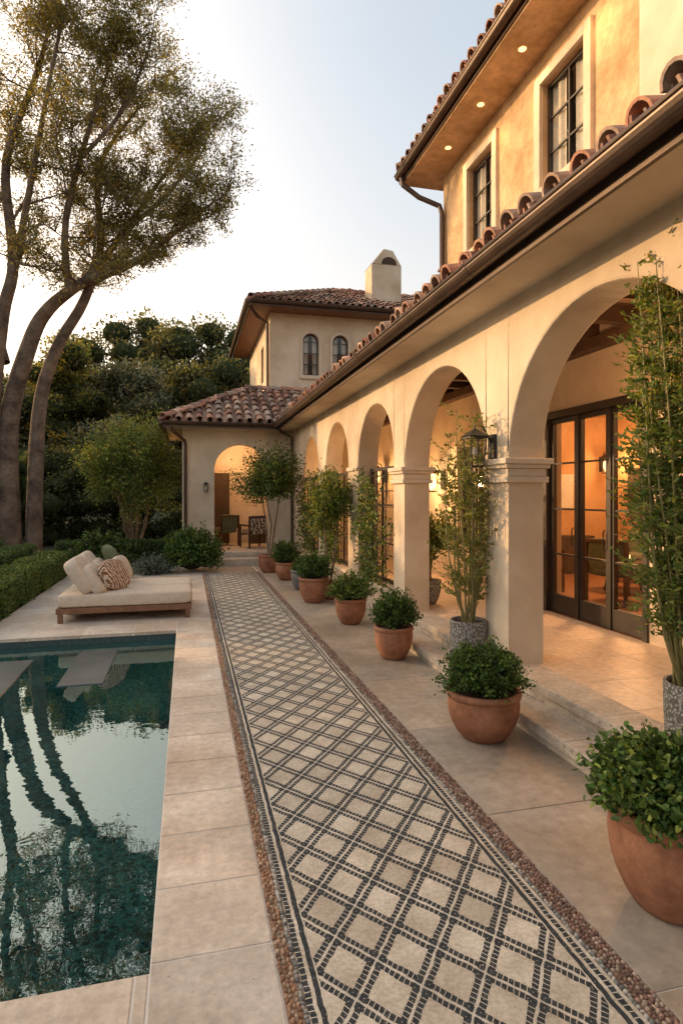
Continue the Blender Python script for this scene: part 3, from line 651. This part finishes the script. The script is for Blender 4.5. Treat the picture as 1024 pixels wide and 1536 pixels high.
def pot(e,c,r,h,mat=TERRA,rim=True):
    b=MB()
    prof=[(r*.52,0),(r*.60,.008),(r*.74,h*.14),(r*.88,h*.32),(r*.965,h*.5),(r*1.0,h*.68),(r*.985,h*.83),(r*.98,h*.86),(r*1.03,h*.88),(r*1.05,h*.93),(r*1.03,h*.985),(r*.98,h),(r*.9,h),(r*.88,h*.9),(r*.001,h*.9)]
    b.lathe(prof,c,48); b.obj('pot',mat,e,smooth=True)
    b=MB(); b.lathe([(r*.88,h*.9+.003),(.001,h*.93)],c,24); b.obj('soil',SOIL,e)
def potted(c,r,h,rx,rz,nst,leaf,cols=GREEN,cz=None):
    e=empty('potted_shrub'); pot(e,c,r,h); shrub_ball(e,(c[0],c[1],c[2]+h+ (rz*.45 if cz is None else cz)),rx,rz,nst,leaf,cols)
potted((1.95,9.37,0),.235,.40,.29,.26,260,.03)
potted((2.10,7.69,0),.205,.34,.29,.22,280,.028,LIME+GREEN)
potted((2.09,5.95,0),.20,.34,.24,.25,300,.026)
potted((2.02,3.85,0),.25,.34,.285,.22,440,.025)
potted((1.95,2.08,0),.245,.42,.32,.17,420,.038,GREEN+LIME[:1])
potted((1.93,12.0,0),.22,.36,.30,.30,200,.035)
e=empty('round_stone_pot'); pot(e,(2.0,10.7,0),.19,.36,mat_basic('dark_stone',(.10,.10,.10),(.2,.2,.19),10,.8,.5,50)); shrub_ball(e,(2.0,10.7,.42),.17,.16,80,.03,GREEN)
def planter(c,r,h):
    e=empty('woven_planter_with_bamboo'); b=MB(); b.lathe([(r*.9,0),(r*.93,.01),(r*.98,h*.5),(r,h*.97),(r*.99,h),(r*.9,h),(r*.9,h*.92),(.001,h*.92)],c,48); b.obj('planter',WOVEN,e,smooth=False)
    b=MB(); b.lathe([(r*.9,h*.93),(.001,h*.94)],c,20); b.obj('soil',SOIL,e); return e
CANE=mat_basic('cane',(.14,.13,.04),(.25,.2,.08),10,.6,.1)
def tall_plant(e,c,height,spread,ncane,leaf,cols,per=130,lo=.15,lean=(0,0),wr=.38):
    b=MB(); Ps=[];Ds=[]
    for i in range(ncane):
        a=random.uniform(0,6.28); r0=random.uniform(0,spread*.25); top=random.uniform(.6,1.02)*height; r1=spread*random.uniform(.3,1)
        pts=[]; a2=a+random.uniform(-1,1)
        for k in range(9):
            t=k/8; rr=r0+(r1-r0)*(t**.6)*(1-.35*t); pts.append(Vector((c[0]+rr*math.cos(a2)+.03*math.sin(5*t+i)+lean[0]*t,c[1]+rr*math.sin(a2)+.03*math.cos(4*t+i)+lean[1]*t,c[2]+top*t)))
        b.tube(pts,[.009*(1-.7*k/8) for k in range(9)],5,caps=False)
        for q in range(per//10):
            t=random.uniform(lo,1); k=min(int(t*8),7); P=pts[k].lerp(pts[k+1],t*8-k)
            aa=random.uniform(0,6.28); ln=random.uniform(.06,.24)*(1.15-t*.5); T_=P+Vector((math.cos(aa)*ln,math.sin(aa)*ln,ln*random.uniform(.1,.8)))
            b.tube([P,T_],.002,3,caps=False)
            for m_ in range(10):
                s_=random.uniform(.2,1.1); Ps.append(P.lerp(T_,s_)+Vector((random.gauss(0,.014),random.gauss(0,.014),random.gauss(0,.014)))); Ds.append((T_-P).normalized()+Vector((random.gauss(0,.7),random.gauss(0,.7),random.gauss(0,.6))))
    b.obj('canes',CANE,e)
    leaf_mesh('leaves',np.array(Ps),np.array(Ds),leaf,leaf*wr,cols,LEAF,e)
e=planter((2.475,5.0,.132),.17,.44); tall_plant(e,(2.475,5.0,.54),1.95,.30,20,.042,LIME+OLV[1:2],per=240,lean=(-.02,-.02))
e=planter((2.78,2.78,.264),.17,.38); tall_plant(e,(2.78,2.78,.6),2.6,.42,44,.046,LIME+GREEN[1:3],per=380,lean=(.02,.16))
def climber(y0,y1,z0,z1,xx,name='climbing_vine_on_trellis',n=2600,cols=GREEN+LIME[:1],leaf=.04,frame=True,stems=9):
    e=empty(name); b=MB()
    if frame:
        k=y0
        while k<=y1+.001: b.tube([(xx,k,z0),(xx,k,z1)],.008,4); k+=(y1-y0)/4
        k=z0
        while k<=z1: b.tube([(xx,y0,k),(xx,y1,k)],.006,4); k+=.22
    Ps=[];Ds=[]
    for s in range(stems):
        y=random.uniform(y0+.1,y1-.1); z=z0; x=xx-.02; pts=[]; zt_=z1*random.uniform(.6,1.12)
        while z<zt_:
            pts.append((x,y,z)); z+=.09; y=min(max(y+random.uniform(-.08,.08),y0-.05),y1+.05); x=xx-.02+random.uniform(-.06,.02)
        if len(pts)>2: b.tube(pts,.006,4,caps=False)
        for p_ in pts:
            dens=random.choice((0,.3,1,1.7))
            for m_ in range(int(n/250*dens)): Ps.append((p_[0]+random.gauss(-.05,.07),p_[1]+random.gauss(0,.09),p_[2]+random.gauss(0,.06))); Ds.append((random.gauss(-.6,.7),random.gauss(0,.8),random.gauss(-.2,.8)))
    b.obj('trellis_and_stems',IRON,e); leaf_mesh('leaves',np.array(Ps),np.array(Ds),leaf,leaf*.6,cols,LEAFD,e)
climber(7.5,9.1,.44,2.05,2.66,n=4200,leaf=.055,stems=10,cols=GREEN+LIME); climber(9.85,11.35,.5,2.05,2.62,n=4600,leaf=.06,stems=10,cols=GREEN+LIME); climber(12.2,13.6,.5,2.05,2.62,n=4000,leaf=.06)
def pot_tree(c,h,cr,crz,leaf,n,cols,name='small_potted_tree',potr=.2,poth=.35,trunks=3,potm=TERRA,tr=.02,sp=.16):
    e=empty(name)
    if potr: pot(e,c,potr,poth,potm)
    b=MB(); cc=Vector((c[0],c[1],c[2]+h)); base=Vector((c[0],c[1],c[2]+(poth*.9 if potr else 0)))
    Ps=[];Ds=[]; 
    for i in range(trunks):
        a=6.28*i/trunks+random.uniform(-.4,.4); t=cc+Vector((math.cos(a)*cr*.35,math.sin(a)*cr*.35,-crz*.4))
        mid=base.lerp(t,.5)+Vector((random.gauss(0,.05),random.gauss(0,.05),0)); b.tube([base+Vector((math.cos(a)*.03,math.sin(a)*.03,0)),mid,t],[tr,tr*.8,tr*.5],6,caps=False)
        for k in range(16):
            d=Vector((random.gauss(0,1),random.gauss(0,1),random.gauss(.4,.8))).normalized(); P=t; T_=cc+Vector((d.x*cr,d.y*cr,d.z*crz))*random.uniform(.6,1.15); M_=P.lerp(T_,.5)+Vector((0,0,.06*cr)); b.tube([P,M_,T_],[tr*.35,tr*.25,tr*.1],4,caps=False)
            for m_ in range(int(n/(trunks*16))):
                s_=random.uniform(.3,1.08); Q=P.lerp(T_,s_); sp_=sp*cr; Ps.append((Q.x+random.gauss(0,sp_),Q.y+random.gauss(0,sp_),Q.z+random.gauss(0,sp_))); Ds.append(tuple(d+Vector((random.gauss(0,.8),random.gauss(0,.8),random.gauss(0,.8)))))
    b.obj('trunk',BARK,e); leaf_mesh('leaves',np.array(Ps),np.array(Ds),leaf,leaf*.55,cols,LEAF,e)
pot_tree((1.75,13.2,0),2.05,.72,.75,.06,9000,GREEN+DARKG,potr=.24,poth=.4)
pot_tree((2.25,9.6,.0),1.55,.40,.5,.05,5200,LIME+GREEN,potr=.17,poth=.3)
pot_tree((3.1,7.45,.26),.85,.34,.34,.06,3800,LIME,name='porch_potted_plant',potr=.17,poth=.32,potm=WOVEN)
pot_tree((-1.35,16.6,0),2.45,1.3,1.3,.07,26000,LIME+OLV[1:2]+GREEN[1:3],name='small_garden_tree',potr=0,trunks=5,tr=.05,sp=.11)
e=empty('garden_shrub'); shrub_ball(e,(.1,13.9,.38),.62,.55,420,.085,GREEN,per=24,wratio=.5)
e=empty('garden_shrub'); shrub_ball(e,(-1.9,14.6,.35),.7,.5,300,.08,GREEN+DARKG,per=24,wratio=.5)
e=empty('grey_leaf_plant'); shrub_ball(e,(-.75,13.6,.12),.42,.26,160,.10,[(.13,.17,.15),(.17,.20,.17),(.09,.13,.11)],per=12,wratio=.22)
e=empty('grey_leaf_plant'); shrub_ball(e,(-1.35,12.9,.10),.3,.22,120,.09,[(.13,.17,.12),(.10,.15,.08)],per=12,wratio=.25)
def hedge(x0,x1,y0,y1,h,cols,n,name='clipped_hedge',leaf=.035):
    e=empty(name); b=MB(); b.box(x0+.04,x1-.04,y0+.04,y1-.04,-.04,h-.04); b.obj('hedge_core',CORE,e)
    A=[(y1-y0)*(x1-x0),(y1-y0)*h,(y1-y0)*h,(x1-x0)*h]; A=np.array(A)/sum(A); k=rng.choice(4,n,p=A); u=rng.random(n);v_=rng.random(n)
    P=np.zeros((n,3)); 
    m0=k==0; P[m0]=np.stack([x0+u*(x1-x0),y0+v_*(y1-y0),np.full(n,h)],1)[m0]
    for kk,xv in ((1,x0),(2,x1)): m0=k==kk; P[m0]=np.stack([np.full(n,xv),y0+v_*(y1-y0),u*h],1)[m0]
    m0=k==3; P[m0]=np.stack([x0+u*(x1-x0),np.full(n,y0),v_*h],1)[m0]
    bum=.03*np.sin(P[:,1]*5+P[:,0]*3)+.02*np.sin(P[:,1]*13+P[:,2]*9)
    P+=rng.normal(0,.024,(n,3)); P[:,2]+=bum*(P[:,2]>h*.8); P[:,0]+=bum*.7
    leaf_mesh('hedge_leaves',P,rng.normal(0,1,(n,3))+np.array([0,0,.5]),leaf,leaf*.6,cols,LEAFD,e,simple=True)
hedge(-3.0,-2.48,8.25,14.0,.48,LIME+GREEN,42000)
hedge(-3.95,-3.35,8.1,15.0,.55,GREEN+LIME[2:],36000)
hedge(-5.1,-4.4,8.1,16.5,.62,GREEN+DARKG,32000,leaf=.045)
hedge(-2.9,.0,15.0,15.5,.6,GREEN+DARKG,14000,leaf=.05)
# big eucalyptus-like tree
ca,sa=math.cos(math.radians(14.4)),math.sin(math.radians(14.4))
TB=Vector((-4.7,18.75,0)); TR=Vector((ca,-sa,0)); TF=Vector((sa,ca,0))
def tl(u,w,z): return TB+TR*u+TF*w+Vector((0,0,z))
e=empty('eucalyptus_tree'); b=MB(); LP=[];LD=[]
def smooth(pts,rad,n=5):
    P=[];R=[]
    for i in range(len(pts)-1):
        p0=pts[max(i-1,0)];p1=pts[i];p2=pts[i+1];p3=pts[min(i+2,len(pts)-1)]
        for k in range(n):
            t=k/n; P.append(.5*((2*p1)+(p2-p0)*t+(2*p0-5*p1+4*p2-p3)*t*t+(3*p1-p0-3*p2+p3)*t**3)); R.append(rad[i]*(1-t)+rad[i+1]*t)
    P.append(pts[-1]);R.append(rad[-1]); return P,R
def twig(p,d,ln,r,depth):
    n=5; pts=[p]; q=p.copy(); dd=d.copy()
    for i in range(n):
        dd=(dd+Vector((random.gauss(0,.18),random.gauss(0,.18),random.gauss(.04,.14)))).normalized(); q=q+dd*ln/n; pts.append(q.copy())
    b.tube(pts,[max(r*(1-.75*i/n),.004) for i in range(n+1)],5 if depth else 3,caps=False)
    if depth>0:
        for i in range(random.choice((5,6,7))):
            t=random.uniform(.2,1); k=min(int(t*n),n-1); P=pts[k].lerp(pts[k+1],t*n-k)
            nd=(dd+Vector((random.gauss(0,.8),random.gauss(0,.8),random.gauss(.15,.5)))).normalized(); twig(P,nd,ln*random.uniform(.42,.66),r*.45,depth-1)
    else:
        m_=random.randint(16,30)
        for i in range(m_):
            t=random.uniform(.0,1.15); k=min(int(t*n),n-1); P=pts[k].lerp(pts[k+1],t*n-k)
            LP.append((P.x+random.gauss(0,.12),P.y+random.gauss(0,.12),P.z+random.gauss(-.01,.10))); LD.append((dd.x+random.gauss(0,.7),dd.y+random.gauss(0,.7),dd.z+random.gauss(-.3,.6)))
def limb(nodes,rads,sub=10,start=.4,ln=2.0):
    pts=[tl(*q) for q in nodes]; P,R=smooth(pts,[r_*.82 for r_ in rads]); b.tube(P,R,10,caps=False); n=len(P)
    for i in range(sub):
        t=start+(1-start)*(i+random.random())/sub; k=min(int(t*(n-1)),n-2); d=(P[k+1]-P[k]).normalized()
        nd=(d*.6+Vector((random.gauss(0,.75),random.gauss(0,.75),random.gauss(.2,.5)))).normalized(); twig(P[k],nd,ln*random.uniform(.6,1.1)*(1.15-.4*t),max(R[k]*.35,.018),2)
    twig(P[-1],(P[-1]-P[-2]).normalized(),ln*.9,rads[-1]*.8,2)
limb([(-.15,0,-.1),(-.2,0,3.6),(.4,0,6.0),(.95,0,7.0),(1.9,0,7.75)],[.42,.33,.27,.22,.17],3,.85)
limb([(1.9,0,7.75),(3.3,-.2,8.15),(4.5,-.5,8.8),(5.5,-.7,9.5)],[.15,.12,.08,.04],14,.2,1.5)
limb([(1.9,0,7.75),(2.6,.4,8.9),(3.6,.7,10.6),(4.7,.8,12.2)],[.14,.11,.08,.03],14,.25,1.8)
limb([(2.9,.5,9.4),(4.1,.2,10.2),(5.2,.1,11.4)],[.09,.07,.03],9,.3,1.6)
limb([(1.5,0,7.5),(1.6,-.4,9.3),(2.3,-.5,11.8),(2.9,-.3,14.0)],[.14,.11,.08,.03],15,.3,1.9)
limb([(2.1,-.5,11.0),(3.2,-.4,12.4),(3.9,-.3,14.2)],[.08,.06,.03],9,.3,1.8)
limb([(.35,.3,-.1),(.5,.3,4.0),(1.0,.3,5.9),(1.8,.3,7.3),(2.2,.5,9.0),(2.0,.9,11.5),(3.2,1.2,13.6)],[.30,.24,.20,.17,.13,.09,.03],15,.55,1.9)
limb([(-.6,-.3,-.1),(-.5,-.3,4),(-.2,-.3,6.7),(.1,-.3,8.2),(-.1,-.3,11),(.7,-.2,13.5),(1.2,0,16)],[.34,.28,.22,.18,.14,.09,.03],20,.48,2.1)
limb([(.1,-.3,7.8),(.9,-.9,10.1),(1.6,-1.2,12.9),(1.9,-1,14.8)],[.13,.10,.06,.03],15,.3,1.9)
limb([(-.3,-.3,6.5),(-1.2,-.6,8.3),(-2.4,-1.0,10.2),(-3.2,-1.2,12.4)],[.16,.12,.08,.03],12,.3,2.0)
limb([(-.4,.2,5.5),(-1.5,.9,8.5),(-2.0,1.3,11.5),(-1.6,1.2,14.5)],[.16,.12,.08,.03],14,.3,2.0)
b.obj('trunk_and_branches',BARK,e,smooth=True)
leaf_mesh('leaves',np.array(LP),np.array(LD),.105,.038,OLV+[(.26,.22,.08),(.18,.18,.06)],mat_leaf('euc_leaf',.5),e,simple=True)
# background woods
WV=[];WC=[]; CV=MB()
def clump_tree(x,y,z0,rad,top,cols,n,leaf):
    lobes=[]; h=top-z0
    for i in range(15):
        a=random.uniform(0,6.28); zz=z0+h*random.uniform(.1,.88); k=math.sin(math.pi*min(1,(zz-z0)/h*.75+.22)); rr=rad*random.uniform(.2,.85)*k
        lobes.append((x+rr*math.cos(a),y+rr*math.sin(a),zz,rad*random.uniform(.24,.46)))
    lobes.append((x,y,top-rad*.38,rad*.4))
    Lb=np.array(lobes); n=int(n*1.5); idx=rng.integers(0,len(Lb),n); d=rdir(n); rr=Lb[idx,3]*(.75+.62*rng.random(n)**1.6)
    P=Lb[idx,:3]+d*rr[:,None]*np.array([1,1,.8])
    bump=np.sin(P[:,0]*4.1)+np.sin(P[:,1]*3.7)+np.sin(P[:,2]*4.6); P+=d*(bump*.09*rad/3)[:,None]
    D=rdir(n)+d*.4; D/=np.linalg.norm(D,axis=1,keepdims=True); s=np.cross(D,rdir(n)); s/=np.linalg.norm(s,axis=1,keepdims=True)
    Ln=(leaf*rng.uniform(.6,1.3,n))[:,None]
    WV.append(np.stack([P-D*Ln/2,P+s*Ln*.28,P+D*Ln/2,P-s*Ln*.28],1).reshape(-1,3))
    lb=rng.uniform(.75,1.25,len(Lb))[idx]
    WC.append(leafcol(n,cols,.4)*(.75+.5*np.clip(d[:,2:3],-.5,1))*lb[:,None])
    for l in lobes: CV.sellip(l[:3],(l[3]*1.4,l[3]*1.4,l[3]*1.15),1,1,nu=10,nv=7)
def polar(az,d):
    r=az*d; return (r*ca+d*sa, d*ca-r*sa)
OLG=[(.16,.17,.12),(.20,.205,.15),(.12,.135,.095)]
DG_HAZE=[(.095,.11,.055),(.12,.135,.065),(.15,.155,.075),(.08,.095,.05)]  # dark greens lightened, distance haze put into the leaf colour
prof=[(-1.2,7.5),(-.62,8.5),(-.50,9.5),(-.43,12.3),(-.36,12.9),(-.25,12.9),(-.18,12.6),(-.14,11.2),(-.05,10),(.1,9)]
def ph(a): return float(np.interp(a,[p_[0] for p_ in prof],[p_[1] for p_ in prof]))
a=-1.05
while a<.06:
    d=random.uniform(35,41); x,y=polar(a,d); clump_tree(x,y,1.5,random.uniform(2.7,3.6),ph(a)*d/36+random.uniform(-.9,.5),DG_HAZE+OLV[:1],5600,.24); a+=.052
a=-1.0
while a<-.1:
    d=random.uniform(27,31); x,y=polar(a,d); clump_tree(x,y,.5,random.uniform(2.0,2.8),random.uniform(6.0,8.3),random.choice((DG_HAZE,DG_HAZE+OLV,OLG)),5400,.18); a+=.062
x,y=polar(-.345,26); clump_tree(x,y,1.0,2.7,7.6,OLG,8000,.17)
x,y=polar(-.46,27); clump_tree(x,y,5.0,2.2,8.8,LIME+OLV+[(.30,.24,.07)],6000,.16)
a=-.85
while a<-.24:
    d=random.uniform(20.5,23); x,y=polar(a,d); clump_tree(x,y,-.2,random.uniform(1.3,1.8),random.uniform(2.6,3.8),random.choice((GREEN+DARKG,DARKG+DG_HAZE)),4200,.11); a+=.06
for yy in np.arange(-6,26,3.2):  # tree row out of view, added to keep low sun off the ground
    clump_tree(-12.5+random.uniform(-1,1),yy,.2,2.6,random.uniform(5.2,6.6),DARKG+GREEN,3000,.24)
V=np.concatenate(WV); C=np.concatenate(WC); ew=empty('background_trees')
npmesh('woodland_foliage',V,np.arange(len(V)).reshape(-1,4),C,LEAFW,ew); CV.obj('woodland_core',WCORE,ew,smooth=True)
b=MB()
hx=np.linspace(-160,120,60); hy=np.linspace(44,150,20); vs=[];fs=[]
for j,yy in enumerate(hy):
    for i,xx in enumerate(hx): vs.append((xx,yy,-.2+9*(1-math.exp(-(yy-44)/25))*(1+.25*math.sin(xx*.05+1))+random.uniform(-.3,.3)))
for j in range(19):
    for i in range(59): fs.append((j*60+i,j*60+i+1,(j+1)*60+i+1,(j+1)*60+i))
b.add(vs,fs); b.obj('hills',GRASS,smooth=True)
# ---------------------------------------------------------------- light, world, camera
SAZ=-52; SEL=13
az=math.radians(SAZ); el=math.radians(SEL); sd=Vector((math.sin(az)*math.cos(el),math.cos(az)*math.cos(el),math.sin(el)))
w=bpy.data.worlds.new("World"); scene.world=w; w.use_nodes=True; nt=w.node_tree; nt.nodes.clear(); L=nt.links
sky=nt.nodes.new('ShaderNodeTexSky'); sky.sky_type='NISHITA'; sky.sun_disc=False; sky.sun_elevation=el; sky.sun_rotation=az; sky.air_density=1.0; sky.dust_density=2.5; sky.ozone_density=1
bg=nt.nodes.new('ShaderNodeBackground'); bg.inputs[1].default_value=.08; L.new(sky.outputs[0],bg.inputs[0])
tc=nt.nodes.new('ShaderNodeTexCoord').outputs['Generated']
nv=N(nt,'ShaderNodeVectorMath',operation='NORMALIZE'); L.new(tc,nv.inputs[0])
sx=N(nt,'ShaderNodeSeparateXYZ'); L.new(nv.outputs[0],sx.inputs[0])
grad=ramp(nt,sx.outputs[2],[(0,(.95,.73,.52)),(.12,(.94,.77,.60)),(.26,(.84,.77,.68)),(.42,(.69,.70,.70)),(.6,(.56,.62,.67)),(1,(.48,.54,.60))])
b1=N(nt,'ShaderNodeBackground'); L.new(grad,b1.inputs[0]); b1.inputs[1].default_value=.97
dp=N(nt,'ShaderNodeVectorMath',operation='DOT_PRODUCT'); L.new(nv.outputs[0],dp.inputs[0]); dp.inputs[1].default_value=sd
pw=N(nt,'ShaderNodeMath',operation='POWER'); mxn=N(nt,'ShaderNodeMath',operation='MAXIMUM'); L.new(dp.outputs['Value'],mxn.inputs[0]); mxn.inputs[1].default_value=0; L.new(mxn.outputs[0],pw.inputs[0]); pw.inputs[1].default_value=4
ml=N(nt,'ShaderNodeMath',operation='MULTIPLY'); L.new(pw.outputs[0],ml.inputs[0]); ml.inputs[1].default_value=3.2
b2=N(nt,'ShaderNodeBackground'); b2.inputs[0].default_value=(1,.71,.43,1); L.new(ml.outputs[0],b2.inputs[1])
a1=N(nt,'ShaderNodeAddShader'); a2=N(nt,'ShaderNodeAddShader'); L.new(bg.outputs[0],a1.inputs[0]); L.new(b1.outputs[0],a1.inputs[1]); L.new(a1.outputs[0],a2.inputs[0]); L.new(b2.outputs[0],a2.inputs[1])
wo=nt.nodes.new('ShaderNodeOutputWorld'); L.new(a2.outputs[0],wo.inputs[0])
sl=bpy.data.lights.new('sun','SUN'); sl.energy=4.0; sl.angle=math.radians(.6); sl.color=(1,.60,.28); so=bpy.data.objects.new('sun',sl); scene.collection.objects.link(so)
so.rotation_euler=sd.to_track_quat('Z','Y').to_euler()
cam=bpy.data.cameras.new('camera'); co=bpy.data.objects.new('camera',cam); scene.collection.objects.link(co); scene.camera=co
cam.sensor_fit='VERTICAL'; cam.sensor_height=36; cam.lens=900/1536*36; cam.shift_y=-25/1536; cam.clip_end=2000; cam.clip_start=.05
co.location=(0,0,1.7); co.rotation_euler=(math.radians(90),0,math.radians(-14.4))
scene.view_settings.view_transform='Standard'; scene.view_settings.look='None'; scene.view_settings.exposure=0
